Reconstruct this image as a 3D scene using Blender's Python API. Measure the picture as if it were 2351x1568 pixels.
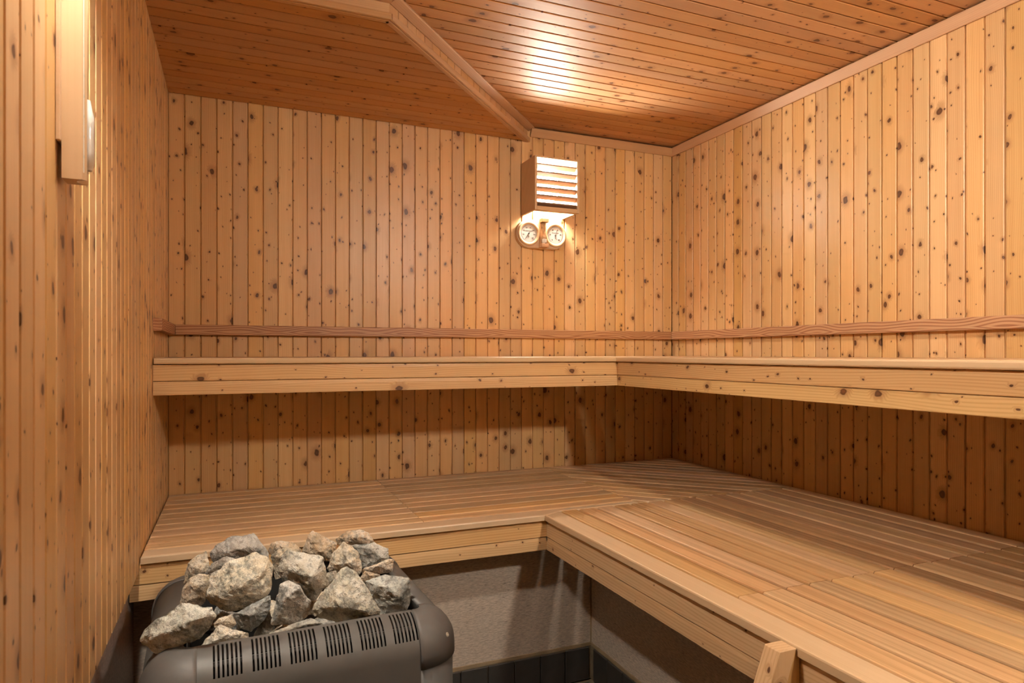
import bpy, bmesh, math, random
from mathutils import Vector, Matrix, noise, Euler

for o in list(bpy.data.objects): bpy.data.objects.remove(o, do_unlink=True)
SC = bpy.context.scene
COL = SC.collection
rnd = random.Random(7)
PI = math.pi

# ------------------------------------------------------------------ camera
H = 1.134                       # eye height above the floor; all z below are relative to the eye, shifted at the end
F_PX, PSI, HOR = 1519.68, 0.3969, 811.06
cam_d = bpy.data.cameras.new('camera'); cam = bpy.data.objects.new('camera', cam_d); COL.objects.link(cam)
cam_d.sensor_width = 36.0; cam_d.lens = F_PX / 2351 * 36.0
cam_d.shift_y = (HOR - 784) / 2351
cam_d.clip_start = 0.02
cam_d.dof.use_dof = True; cam_d.dof.focus_distance = 2.3; cam_d.dof.aperture_fstop = 9.0
cam.location = (0, 0, 0); cam.rotation_euler = (PI / 2, 0, -PSI)
SC.camera = cam
# ------------------------------------------------------------------ world / exposure
w = bpy.data.worlds.new('world'); SC.world = w; w.use_nodes = True
w.node_tree.nodes['Background'].inputs[0].default_value = (0.02, 0.015, 0.01, 1)
w.node_tree.nodes['Background'].inputs[1].default_value = 0.0
SC.view_settings.view_transform = 'Standard'; SC.view_settings.look = 'None'
SC.view_settings.gamma = 1.0; SC.view_settings.use_curve_mapping = False
SC.view_settings.exposure = 0.0
SC.cycles.max_bounces = 5; SC.cycles.diffuse_bounces = 4; SC.cycles.glossy_bounces = 1; SC.cycles.transmission_bounces = 4
SC.cycles.use_light_tree = False
SC.cycles.use_adaptive_sampling = True; SC.cycles.adaptive_threshold = 0.15; SC.cycles.adaptive_min_samples = 12
SC.cycles.caustics_reflective = False; SC.cycles.caustics_refractive = False; SC.cycles.blur_glossy = 1.0; SC.cycles.sample_clamp_indirect = 6.0
LAMP_POWER = {'back': 350.0, 'front': 960.0, 'left': 1020.0}      # radiance of the three frosted domes
LAMP_COL = (1.0, 0.93, 0.80)

# ------------------------------------------------------------------ dimensions (metres, relative to the eye)
XL, XR, YB, YF = -0.2243, 2.0117, 2.7323, -0.09
ZC1, ZC2 = 0.9584, 1.022          # soffit, ceiling
ZLOW, ZUP = -0.52, -0.0139        # bench tops
YL, XLO = 1.9226, 0.9213          # lower bench front lines
YU, XU = 2.2126, 1.367            # upper bench front lines
ZFLOOR = -1.134
PY, PX = 2.03, 1.151               # recessed walls under the lower bench
XLL = -0.250                      # recessed lower left wall

# ------------------------------------------------------------------ material helpers
def newmat(name):
    m = bpy.data.materials.new(name); m.use_nodes = True
    nt = m.node_tree; b = nt.nodes['Principled BSDF']
    return m, nt, b
class G:
    def __init__(s, nt): s.nt = nt
    def n(s, t, **k):
        x = s.nt.nodes.new(t)
        for a, v in k.items(): setattr(x, a, v)
        return x
    def l(s, a, b): s.nt.links.new(a, b)
    def math(s, op, a, b=None, c=None):
        x = s.n('ShaderNodeMath', operation=op)
        for i, v in enumerate((a, b, c)):
            if v is None: continue
            if isinstance(v, (int, float)): x.inputs[i].default_value = v
            else: s.l(v, x.inputs[i])
        return x.outputs[0]
    def vmath(s, op, a, b=None):
        x = s.n('ShaderNodeVectorMath', operation=op)
        for i, v in enumerate((a, b)):
            if v is None: continue
            if isinstance(v, (tuple, list)): x.inputs[i].default_value = v
            else: s.l(v, x.inputs[i])
        return x.outputs[0]
    def ramp(s, v, lo, hi, a=0.0, b=1.0, smooth=True):
        x = s.n('ShaderNodeMapRange'); x.interpolation_type = 'SMOOTHSTEP' if smooth else 'LINEAR'
        s.l(v, x.inputs[0])
        for i, q in ((1, lo), (2, hi), (3, a), (4, b)):
            if isinstance(q, (int, float)): x.inputs[i].default_value = q
            else: s.l(q, x.inputs[i])
        return x.outputs[0]
    def mix(s, f, a, b, mode='MIX'):
        x = s.n('ShaderNodeMix', data_type='RGBA', blend_type=mode)
        for i, v in ((0, f), (6, a), (7, b)):
            if isinstance(v, (int, float)): x.inputs[i].default_value = v
            elif isinstance(v, (tuple, list)): x.inputs[i].default_value = tuple(v) + (1,)
            else: s.l(v, x.inputs[i])
        return x.outputs[2]
    def noise(s, vec, scale, detail=3, rough=0.5, dim='3D'):
        x = s.n('ShaderNodeTexNoise', noise_dimensions=dim); s.l(vec, x.inputs['Vector'])
        x.inputs['Scale'].default_value = scale; x.inputs['Detail'].default_value = detail
        x.inputs['Roughness'].default_value = rough
        return x.outputs['Fac']

def wood(name, light, dark, knot=(0.095, 0.034, 0.012), big=0.0, small=0.0, ring=0.35, streak=0.25,
         rough=0.42, var=0.16, coat=0.0, ringscale=190.0, kscale=11.0, sfreq=42.0, wander=0.03, nfx=1.6):
    """timber whose grain runs along the object's local X; every object gets its own piece of the pattern"""
    m, nt, b = newmat(name); g = G(nt)
    tc = g.n('ShaderNodeTexCoord'); oi = g.n('ShaderNodeObjectInfo')
    r = oi.outputs['Random']
    off = g.n('ShaderNodeCombineXYZ')
    g.l(g.math('MULTIPLY', r, 37.0), off.inputs[0])
    g.l(g.math('MULTIPLY', g.math('FRACT', g.math('MULTIPLY', r, 91.7)), 29.0), off.inputs[1])
    P = g.vmath('ADD', tc.outputs['Object'], off.outputs[0])
    sep = g.n('ShaderNodeSeparateXYZ'); g.l(P, sep.inputs[0])
    flat = g.n('ShaderNodeCombineXYZ'); g.l(sep.outputs[0], flat.inputs[0])
    g.l(g.math('ADD', sep.outputs[1], g.math('MULTIPLY', sep.outputs[2], 0.6)), flat.inputs[1])
    P = flat.outputs[0]
    wobn = g.n('ShaderNodeTexNoise', noise_dimensions='2D'); wobn.inputs['Scale'].default_value = 60.0
    wobn.inputs['Detail'].default_value = 0; g.l(P, wobn.inputs['Vector'])
    wv = g.vmath('SCALE', g.vmath('SUBTRACT', wobn.outputs['Color'], (0.5, 0.5, 0.5)))
    wv.node.inputs['Scale'].default_value = 0.006
    wobbled = g.vmath('ADD', P, wv)
    # ---- knots
    def knots(scale, keep, r0, r1, seed):
        v = g.n('ShaderNodeTexVoronoi', voronoi_dimensions='2D', feature='F1')
        v.inputs['Randomness'].default_value = 1.0
        wob = g.vmath('ADD', wobbled, (seed, seed * 1.7, 0))
        mp = g.vmath('MULTIPLY', wob, (0.72, 1.0, 1.0))
        v.inputs['Scale'].default_value = scale; g.l(mp, v.inputs['Vector'])
        d = g.math('DIVIDE', v.outputs['Distance'], scale)
        sc = g.n('ShaderNodeSeparateColor'); g.l(v.outputs['Color'], sc.inputs[0])
        on = g.ramp(sc.outputs[0], 1.0 - keep - 0.001, 1.0 - keep)
        rad = g.ramp(g.math('POWER', sc.outputs[1], 1.6), 0.0, 1.0, r0, r1, False)
        core = g.math('MULTIPLY', on, g.ramp(d, g.math('MULTIPLY', rad, 1.15), g.math('MULTIPLY', rad, 0.75)))
        halo = g.math('MULTIPLY', on, g.ramp(d, g.math('MULTIPLY', rad, 3.2), g.math('MULTIPLY', rad, 0.8)))
        eye = g.math('MULTIPLY', on, g.ramp(d, g.math('MULTIPLY', rad, 0.65), g.math('MULTIPLY', rad, 0.25)))
        return core, halo, eye
    # ---- growth rings: distance from a slowly wandering pith
    nlow = g.n('ShaderNodeTexNoise', noise_dimensions='2D'); g.l(g.vmath('MULTIPLY', P, (nfx, 6.0, 6.0)), nlow.inputs['Vector'])
    nlow.inputs['Scale'].default_value = 1.0; nlow.inputs['Detail'].default_value = 1
    loc = g.n('ShaderNodeSeparateXYZ'); g.l(tc.outputs['Object'], loc.inputs[0])
    pith = g.math('SUBTRACT', g.math('MULTIPLY', g.math('FRACT', g.math('MULTIPLY', r, 53.3)), 0.08), 0.04)
    yy = g.math('SUBTRACT', loc.outputs[1], pith)
    dist = g.math('ADD', g.math('ABSOLUTE', yy), g.math('MULTIPLY', nlow.outputs['Fac'], wander))
    mask_core = mask_halo = mask_eye = None
    if big > 0:
        c1, h1, e1 = knots(kscale, big, 0.0028, 0.0102, 3.1)
        c2, h2, e2 = knots(kscale * 2.4, small, 0.0012, 0.0034, 8.3)
        mask_core = g.math('MAXIMUM', c1, c2); mask_halo = g.math('MAXIMUM', h1, g.math('MULTIPLY', h2, 0.6)); mask_eye = e1
        dist = g.math('ADD', dist, g.math('MULTIPLY', mask_halo, 0.016))
    ph = g.math('MULTIPLY', dist, ringscale * 2 * PI * 0.9)
    rings = g.math('POWER', g.math('ADD', g.math('MULTIPLY', g.math('SINE', ph), 0.5), 0.5), 2.2)
    fine = g.noise(g.vmath('MULTIPLY', P, (3.0, 260.0, 260.0)), 1.0, 1, 0.6, '2D')
    strk = g.noise(g.vmath('MULTIPLY', P, (1.0, sfreq, sfreq)), 1.0, 2, 0.6, '2D')
    f = g.math('ADD', g.math('MULTIPLY', rings, ring), g.math('MULTIPLY', g.math('SUBTRACT', strk, 0.42), streak * 2.2))
    f = g.math('ADD', f, g.math('MULTIPLY', g.math('SUBTRACT', fine, 0.5), 0.35))
    f = g.ramp(f, 0.0, 1.0, 0.0, 1.0, False)
    c = g.mix(f, light, dark)
    vr = g.ramp(g.math('FRACT', g.math('MULTIPLY', r, 17.31)), 0, 1, 1.0 - var, 1.0 + var * 0.55, False)
    hv = g.n('ShaderNodeHueSaturation'); g.l(c, hv.inputs['Color']); g.l(vr, hv.inputs['Value'])
    g.l(g.ramp(g.math('FRACT', g.math('MULTIPLY', r, 71.13)), 0, 1, 0.496, 0.504, False), hv.inputs['Hue'])
    g.l(g.ramp(g.math('FRACT', g.math('MULTIPLY', r, 23.77)), 0, 1, 0.93, 1.10, False), hv.inputs['Saturation'])
    c = hv.outputs['Color']
    if big > 0:
        c = g.mix(g.math('MULTIPLY', mask_halo, 0.50), c, (0.30, 0.125, 0.045))
        c = g.mix(g.math('MULTIPLY', mask_core, 0.95), c, knot)
        c = g.mix(g.math('MULTIPLY', mask_eye, 0.45), c, (0.21, 0.088, 0.035))
    g.l(c, b.inputs['Base Color'])
    b.inputs['Roughness'].default_value = rough
    b.inputs['Coat Weight'].default_value = coat; b.inputs['Coat Roughness'].default_value = 0.22
    return m

def plain(name, col, rough=0.6, metal=0.0, noise_amt=0.0, nscale=40.0, bump=0.0, spec=0.5):
    m, nt, b = newmat(name); g = G(nt)
    b.inputs['Roughness'].default_value = rough; b.inputs['Metallic'].default_value = metal
    b.inputs['Specular IOR Level'].default_value = spec
    tc = g.n('ShaderNodeTexCoord')
    nz = g.noise(tc.outputs['Object'], nscale, 4, 0.6)
    c = g.mix(nz, tuple(x * (1 - noise_amt) for x in col), tuple(min(1, x * (1 + noise_amt)) for x in col))
    g.l(c, b.inputs['Base Color'])
    if bump:
        bp = g.n('ShaderNodeBump'); bp.inputs['Strength'].default_value = bump; bp.inputs['Distance'].default_value = 0.002
        g.l(nz, bp.inputs['Height']); g.l(bp.outputs[0], b.inputs['Normal'])
    return m

M = {}
M['wall'] = wood('pine_wall', (0.76, 0.488, 0.232), (0.57, 0.292, 0.110), big=0.92, small=0.50, rough=0.38, ring=0.30, var=0.14)
M['ceil'] = wood('pine_ceiling', (0.60, 0.335, 0.160), (0.45, 0.212, 0.088), knot=(0.13, 0.05, 0.02), big=0.55, small=0.38, rough=0.50, ring=0.28, var=0.12)
M['ceil'].node_tree.nodes['Principled BSDF'].inputs['Specular IOR Level'].default_value = 0.34
M['face'] = wood('pine_bench_face', (0.69, 0.455, 0.225), (0.50, 0.270, 0.102), big=0.55, small=0.36, rough=0.42, ring=0.48, ringscale=150, wander=0.04, var=0.10)
M['slat'] = wood('bench_slat', (0.62, 0.392, 0.205), (0.33, 0.168, 0.066), rough=0.45, ring=0.10, streak=0.80, var=0.22, sfreq=75.0)
M['nose'] = wood('bench_nosing', (0.66, 0.470, 0.275), (0.52, 0.340, 0.170), rough=0.40, ring=0.12, streak=0.35, var=0.06)
M['rail'] = wood('rail_wood', (0.56, 0.320, 0.165), (0.30, 0.110, 0.045), rough=0.42, ring=0.9, streak=0.20, ringscale=120, wander=0.07, nfx=3.2, var=0.06)
M['trim'] = wood('trim_wood', (0.60, 0.360, 0.185), (0.45, 0.230, 0.100), rough=0.42, ring=0.20, streak=0.3, var=0.10)
M['lampwood'] = wood('lamp_wood', (0.64, 0.440, 0.270), (0.48, 0.29, 0.155), rough=0.5, ring=0.15, streak=0.3, var=0.06)
M['lampslat'] = wood('lamp_slat', (0.22, 0.125, 0.075), (0.17, 0.09, 0.05), rough=0.6, ring=0.15, streak=0.3, var=0.06)
M['back'] = plain('wall_backing', (0.10, 0.05, 0.022), 0.8)
M['metal'] = plain('heater_metal', (0.085, 0.079, 0.072), 0.50, 0.0, 0.16, 18.0, 0.05)
M['cap'] = plain('heater_cap', (0.092, 0.083, 0.076), 0.55, 0.0, 0.12, 60.0, 0.15)
M['body'] = plain('heater_body', (0.065, 0.062, 0.058), 0.5, 0.0, 0.1)
M['dark'] = plain('heater_inside', (0.015, 0.014, 0.013), 0.7)
M['screw'] = plain('screw', (0.62, 0.58, 0.50), 0.35, 0.7)
M['tile'] = plain('dark_tile', (0.050, 0.044, 0.039), 0.35, 0.0, 0.3, 30.0, 0.05)
M['grout'] = plain('grout', (0.20, 0.15, 0.095), 0.9, 0.0, 0.4, 60.0)
M['caulk'] = plain('beige_sealant', (0.30, 0.215, 0.125), 0.7, 0.0, 0.35, 25.0)
M['dial'] = plain('dial_face', (0.56, 0.54, 0.51), 0.5)
M['ink'] = plain('dial_ink', (0.05, 0.045, 0.04), 0.6)
M['sand'] = plain('hourglass_sand', (0.92, 0.89, 0.84), 0.9, 0, 0.1, 200)
M['scale'] = plain('scale_strip', (0.80, 0.80, 0.76), 0.6)
M['mark'] = plain('scale_mark', (0.35, 0.48, 0.45), 0.6)
M['socket'] = plain('porcelain_base', (0.75, 0.73, 0.68), 0.4)

def mk_vinyl(name, col, speck=0.5):
    m, nt, b = newmat(name); g = G(nt)
    tc = g.n('ShaderNodeTexCoord'); P = tc.outputs['Object']
    a = g.noise(g.vmath('MULTIPLY', P, (60.0, 60.0, 260.0)), 1.0, 4, 0.7)
    d = g.noise(g.vmath('MULTIPLY', P, (45.0, 45.0, 230.0)), 1.0, 1, 0.5)
    c = g.mix(g.ramp(a, 0.3, 0.7), tuple(x * 0.72 for x in col), tuple(x * 1.22 for x in col))
    c = g.mix(g.math('MULTIPLY', g.ramp(d, 0.70, 0.76), speck), c, (0.06, 0.045, 0.035))
    g.l(c, b.inputs['Base Color']); b.inputs['Roughness'].default_value = 0.38
    return m
M['vinyl'] = mk_vinyl('vinyl_wall', (0.52, 0.43, 0.35))
M['vinyl2'] = mk_vinyl('vinyl_wall_plain', (0.52, 0.40, 0.345), 0.1)

def mk_stone():
    m, nt, b = newmat('sauna_stone'); g = G(nt)
    tc = g.n('ShaderNodeTexCoord'); oi = g.n('ShaderNodeObjectInfo')
    P = g.vmath('ADD', tc.outputs['Object'], g.vmath('MULTIPLY', oi.outputs['Location'], (7, 7, 7)))
    tone = oi.outputs['Color']
    n1 = g.noise(P, 13.0, 4, 0.7); n2 = g.noise(P, 60.0, 4, 0.75); n3 = g.noise(P, 230.0, 3, 0.7)
    dk = g.mix(1.0, tone, (0.46, 0.49, 0.50), 'MULTIPLY')
    lt = g.mix(0.45, tone, (0.72, 0.69, 0.61))
    c = g.mix(g.ramp(n1, 0.40, 0.60), dk, lt)
    c = g.mix(g.math('MULTIPLY', g.ramp(n2, 0.45, 0.60), 0.7), c, g.mix(1.0, tone, (1.15, 1.12, 1.05), 'MULTIPLY'))
    c = g.mix(g.math('MULTIPLY', g.ramp(n2, 0.46, 0.36), 0.55), c, (0.11, 0.10, 0.085))
    c = g.mix(g.math('MULTIPLY', g.ramp(n3, 0.54, 0.66), 0.55), c, (0.12, 0.11, 0.095))
    warm = g.noise(g.vmath('ADD', P, (5, 3, 1)), 9.0, 3, 0.5)
    c = g.mix(g.math('MULTIPLY', g.ramp(warm, 0.54, 0.72), 0.30), c, (0.45, 0.30, 0.15))
    g.l(c, b.inputs['Base Color']); b.inputs['Roughness'].default_value = 0.75
    bp = g.n('ShaderNodeBump'); bp.inputs['Strength'].default_value = 0.8; bp.inputs['Distance'].default_value = 0.004
    g.l(g.math('ADD', g.math('MULTIPLY', n2, 1.0), g.math('MULTIPLY', n3, 0.5)), bp.inputs['Height'])
    g.l(bp.outputs[0], b.inputs['Normal'])
    return m
M['stone'] = mk_stone()

def mk_glass():
    m, nt, b = newmat('clear_glass'); g = G(nt)
    out = next(n for n in nt.nodes if n.type == 'OUTPUT_MATERIAL')
    tr = g.n('ShaderNodeBsdfTransparent'); tr.inputs[0].default_value = (0.93, 0.93, 0.92, 1)
    gl = g.n('ShaderNodeBsdfGlossy'); gl.inputs['Roughness'].default_value = 0.06
    lw = g.n('ShaderNodeLayerWeight'); lw.inputs['Blend'].default_value = 0.3
    fac = g.math('ADD', g.math('MULTIPLY', g.math('POWER', lw.outputs['Facing'], 1.8), 0.5), 0.07)
    mx = g.n('ShaderNodeMixShader'); g.l(fac, mx.inputs[0]); g.l(tr.outputs[0], mx.inputs[1]); g.l(gl.outputs[0], mx.inputs[2])
    g.l(mx.outputs[0], out.inputs['Surface']); nt.nodes.remove(b)
    return m
M['glass'] = mk_glass()
def mk_glow(name, power):
    m, nt, b = newmat(name)
    b.inputs['Base Color'].default_value = (0.9, 0.88, 0.85, 1)
    b.inputs['Emission Color'].default_value = LAMP_COL + (1,)
    b.inputs['Emission Strength'].default_value = power
    return m
for k, v in LAMP_POWER.items(): M['glow_' + k] = mk_glow('lamp_dome_' + k, v)

# ------------------------------------------------------------------ object helpers
def link(name, mesh, mat=None, parent=None, loc=(0, 0, 0), rot=None):
    if isinstance(mesh, bmesh.types.BMesh):
        me = bpy.data.meshes.new(name); mesh.to_mesh(me); mesh.free()
    else: me = mesh
    o = bpy.data.objects.new(name, me); COL.objects.link(o)
    if mat is not None and me is not None and len(me.materials) == 0: me.materials.append(mat)
    if parent is not None:
        o.parent = parent
        if not parent.get('_local'): loc = Vector(loc) - parent.location
    o.location = loc
    if rot is not None: o.rotation_euler = rot
    return o
def empty(name, loc, rotz=0.0, local=False):
    o = bpy.data.objects.new(name, None); COL.objects.link(o); o.location = loc; o.rotation_euler = (0, 0, rotz)
    o.empty_display_size = 0.05
    if local: o['_local'] = 1
    return o
def tag(o, label=None, cat=None, group=None, kind=None):
    if label: o['label'] = label
    if cat: o['category'] = cat
    if group: o['group'] = group
    if kind: o['kind'] = kind
    return o
def smooth(o, ang=40):
    me = o.data
    for p in me.polygons: p.use_smooth = True
    try: me.set_sharp_from_angle(angle=math.radians(ang))
    except Exception: pass
    return o

_cache = {}
def prism_mesh(key, pts, length, mat):
    """cross-section pts (y,z), extruded along local x, centred"""
    if key in _cache: return _cache[key]
    n = len(pts); h = length / 2
    vs = [(-h, y, z) for y, z in pts] + [(h, y, z) for y, z in pts]
    fs = [(i, (i + 1) % n, n + (i + 1) % n, n + i) for i in range(n)]
    fs += [tuple(reversed(range(n))), tuple(range(n, 2 * n))]
    me = bpy.data.meshes.new(key); me.from_pydata(vs, [], fs); me.update()
    bm = bmesh.new(); bm.from_mesh(me); bmesh.ops.recalc_face_normals(bm, faces=bm.faces); bm.to_mesh(me); bm.free()
    me.materials.append(mat); _cache[key] = me
    return me
def rect_section(wd, th, c):
    """width wd (y), thickness th (z), rounded long edges of radius c"""
    out = []
    for sx, sz, a0 in ((1, 1, 0), (-1, 1, 90), (-1, -1, 180), (1, -1, 270)):
        for k in range(3):
            a = math.radians(a0 + 45 * k)
            out.append((sx * (wd / 2 - c) + c * math.cos(a), sz * (th / 2 - c) + c * math.sin(a)))
    return out
def plank_section(wd, th=0.016, g=0.0048, dp=0.0065):
    """tongue and groove panelling: face on +z at z=0, recessed tongue strip on the low-y side"""
    h = wd / 2
    return [(-h, -dp), (-h + g, -dp), (-h + g + 0.0003, -0.0016), (-h + g + 0.0018, 0), (h - 0.0022, 0), (h, -0.0018), (h, -th), (-h, -th)]
def box(name, p0, p1, mat, parent=None, bev=0.0):
    p0, p1 = Vector(p0), Vector(p1); c = (p0 + p1) / 2; s = p1 - p0
    bm = bmesh.new(); bmesh.ops.create_cube(bm, size=1.0)
    for v in bm.verts: v.co = Vector((v.co.x * s.x, v.co.y * s.y, v.co.z * s.z))
    if bev: bmesh.ops.bevel(bm, geom=list(bm.edges), offset=bev, segments=2, affect='EDGES', profile=0.5)
    return link(name, bm, mat, parent, c)
def poly_prism(name, pts, z0, z1, mat, parent, bev=0.0, axis=0.0):
    """horizontal polygon (world xy) extruded in z; local x turned by `axis` so the grain follows it"""
    cx = sum(p[0] for p in pts) / len(pts); cy = sum(p[1] for p in pts) / len(pts)
    ca, sa = math.cos(-axis), math.sin(-axis)
    loc = [((x - cx) * ca - (y - cy) * sa, (x - cx) * sa + (y - cy) * ca) for x, y in pts]
    bm = bmesh.new(); h = (z1 - z0) / 2
    f = bm.faces.new([bm.verts.new((x, y, -h)) for x, y in loc])
    r = bmesh.ops.extrude_face_region(bm, geom=[f])
    for v in r['geom']:
        if isinstance(v, bmesh.types.BMVert): v.co.z = h
    bmesh.ops.recalc_face_normals(bm, faces=bm.faces)
    if bev:
        es = [e for e in bm.edges if all(v.co.z > h - 1e-6 for v in e.verts)]
        bmesh.ops.bevel(bm, geom=es, offset=bev, segments=2, affect='EDGES', profile=0.5)
    return link(name, bm, mat, parent, (cx, cy, (z0 + z1) / 2), (0, 0, axis))
def lathe(profile, n=24):
    bm = bmesh.new(); rings = []
    for r, z in profile:
        rings.append([bm.verts.new((r * math.cos(2 * PI * k / n), r * math.sin(2 * PI * k / n), z)) for k in range(n)])
    for a, b2 in zip(rings, rings[1:]):
        for k in range(n): bm.faces.new((a[k], a[(k + 1) % n], b2[(k + 1) % n], b2[k]))
    bm.faces.new(list(reversed(rings[0]))); bm.faces.new(rings[-1])
    bmesh.ops.remove_doubles(bm, verts=bm.verts, dist=1e-6)
    bmesh.ops.recalc_face_normals(bm, faces=bm.faces)
    return bm
def basis(x, y, z): return Matrix((x, y, z)).transposed().to_euler()
X, Y, Zv = Vector((1, 0, 0)), Vector((0, 1, 0)), Vector((0, 0, 1))

# =================================================================== THE ROOM
def struct(name, p0, p1, mat):
    return tag(box(name, p0, p1, mat), kind='structure')
TH = 0.016
# ---- walls: dark backing with every board a child
wb = struct('wall_back', (XL - .05, YB + TH, -0.60), (XR + .05, YB + TH + .03, ZC2 + .05), M['back'])
wr = struct('wall_right', (XR + TH, YF - .05, -0.60), (XR + TH + .03, YB + TH, ZC2 + .05), M['back'])
wl = struct('wall_left', (XL - TH - .03, YF - .05, -0.556), (XL - TH, YB + TH, ZC2 + .05), M['back'])
ce = struct('ceiling', (XL - .05, YF - .05, ZC2 + TH), (XR + .05, YB + .05, ZC2 + TH + .03), M['back'])
NB = 41; pb = (XR - XL) / NB
z0, z1 = -0.585, ZC2 + 0.01
me = prism_mesh('plank_back', plank_section(pb), z1 - z0, M['wall'])
for i in range(NB):      # grain up, face towards the room (-y)
    link('plank', me, None, wb, (XL + (i + .5) * pb, YB, (z0 + z1) / 2), basis(Zv, -X, -Y))
NR = 51; pr = (YB - YF) / NR
me = prism_mesh('plank_right', plank_section(pr), z1 - z0, M['wall'])
for i in range(NR):
    link('plank', me, None, wr, (XR, YF + .004 + (i + .5) * pr, (z0 + z1) / 2), basis(Zv, Y, -X))
zl0 = -0.556
me = prism_mesh('plank_left', plank_section(pr), z1 - zl0, M['wall'])
for i in range(NR):
    link('plank', me, None, wl, (XL, YF + (i + .5) * pr, (zl0 + z1) / 2), basis(-Zv, Y, X))
pc = 0.0552; NC = int((YB - YF) / pc) + 1
me = prism_mesh('plank_ceiling', plank_section(pc), XR - XL, M['ceil'])
for i in range(NC):
    yc = YB - (i + .5) * pc
    link('plank', me, None, ce, ((XL + XR) / 2, yc, ZC2), basis(X, -Y, -Zv))
# front wall behind the eye, plain boards
wf = struct('wall_front', (XL - .05, YF - .04, ZFLOOR), (XR + .05, YF, ZC2 + .05), M['face'])

# ---- soffit with the 45 degree corner
D0, D1 = (0.4096, 1.889), (1.223, YB)
sof = empty('ceiling_soffit', (0.3, 2.3, ZC1)); tag(sof, kind='structure')
ps = 0.0545; y = YB; k = 0
def xdiag(yy): return D0[0] + (yy - D0[1]) * (D1[0] - D0[0]) / (D1[1] - D0[1])
sec = plank_section(ps)
while y > D0[1] + 0.004:
    ya, yb_ = max(y - ps, D0[1]), y
    n = len(sec); bm = bmesh.new(); yc = y - ps / 2
    L, R_ = [], []
    for (sy, sz) in sec:
        yy = max(yc - sy, D0[1]); xe = min(xdiag(yy), D1[0])
        L.append(bm.verts.new((XL, yy - yc, -sz))); R_.append(bm.verts.new((xe, yy - yc, -sz)))
    for q in range(n):
        bm.faces.new((L[q], L[(q + 1) % n], R_[(q + 1) % n], R_[q]))
    bm.faces.new(L); bm.faces.new(list(reversed(R_)))
    bmesh.ops.recalc_face_normals(bm, faces=bm.faces)
    link('plank', bm, M['ceil'], sof, (0, yc, ZC1))
    y -= ps
# fascia boards of the soffit, diagonal run then the run along x
dv = (Vector((D1[0], D1[1], 0)) - Vector((D0[0], D0[1], 0))); dl = dv.length; du = dv.normalized(); dn = Vector((du.y, -du.x, 0))
fh = ZC2 - ZC1
nf = 22; pf = dl / nf
mef = prism_mesh('plank_fascia', plank_section(pf, 0.012, 0.0035, 0.005), fh, M['trim'])
for i in range(nf):
    p = Vector((D0[0], D0[1], (ZC1 + ZC2) / 2)) + du * ((i + .5) * pf)
    link('fascia_board', mef, None, sof, p, basis(Zv, -du, dn) if Zv.cross(-du).dot(dn) > 0 else basis(Zv, du, dn))
L2 = D0[0] - XL
link('fascia_board', prism_mesh('fascia_long', plank_section(fh, 0.012, 0.002, 0.003), L2, M['trim']), None, sof,
     (XL + L2 / 2, D0[1], (ZC1 + ZC2) / 2), basis(X, Zv, -Y))
def strip(name, a, b2, wd, th, up, mat, parent=None, c=0.003, off=(0, 0, 0)):
    """straight moulding from a to b; wd along `up`, th along the third axis"""
    a, b2 = Vector(a), Vector(b2); u = (b2 - a).normalized(); v = Vector(up).normalized(); n_ = u.cross(v)
    L = (b2 - a).length
    me = prism_mesh('%s_%.4f_%.4f_%.4f_%s' % (name, L, wd, th, mat.name), rect_section(wd, th, c), L, mat)
    return link(name, me, None, parent, (a + b2) / 2 + Vector(off), basis(u, v, n_))
# lower bead and upper crown on both runs
A0 = Vector((D0[0], D0[1], 0)); A1 = Vector((D1[0], D1[1], 0))
for nm, zz, wd, th, pr_out in (('bead', ZC1 + 0.0055, 0.019, 0.011, 0.006),):
    strip(nm, A0 + Zv * zz + dn * pr_out, A1 + Zv * zz + dn * pr_out, wd, th, Zv, M['trim'], sof)
    strip(nm, (XL, D0[1] - pr_out, zz), (D0[0] + .004, D0[1] - pr_out, zz), wd, th, Zv, M['trim'], sof)
    # part of the bead under the soffit
    strip('bead', A0 + Zv * (ZC1 - 0.002) - dn * 0.008, A1 + Zv * (ZC1 - 0.002) - dn * 0.008, 0.018, 0.006, dn, M['trim'], sof)
    strip('bead', (XL, D0[1] + 0.008, ZC1 - 0.002), (D0[0], D0[1] + 0.008, ZC1 - 0.002), 0.018, 0.006, Y, M['trim'], sof)
up45 = (Zv + dn * 1.0).normalized()
strip('crown', A0 + Zv * (ZC2 - 0.008) + dn * 0.015, A1 + Zv * (ZC2 - 0.008) + dn * 0.015, 0.034, 0.010, (dn * 0.94 + Zv * 0.34), M['trim'], sof)
strip('crown', (XL, D0[1] - 0.015, ZC2 - 0.008), (D0[0] + 0.006, D0[1] - 0.015, ZC2 - 0.008), 0.034, 0.010, (-Y * 0.94 + Zv * 0.34), M['trim'], sof)
# crown mouldings of the walls
t1 = strip('trim_1', (XR - 0.008, YF, ZC2 - 0.0245), (XR - 0.008, YB - .004, ZC2 - 0.0245), 0.040, 0.014, (-X * 0.30 + Zv * 0.95), M['trim']); tag(t1, kind='structure')
t2 = strip('trim_2', (D1[0] + 0.01, YB - 0.010, ZC2 - 0.0245), (XR - .004, YB - 0.010, ZC2 - 0.0245), 0.040, 0.014, (-Y * 0.45 + Zv * 0.9), M['trim']); tag(t2, kind='structure')

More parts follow.
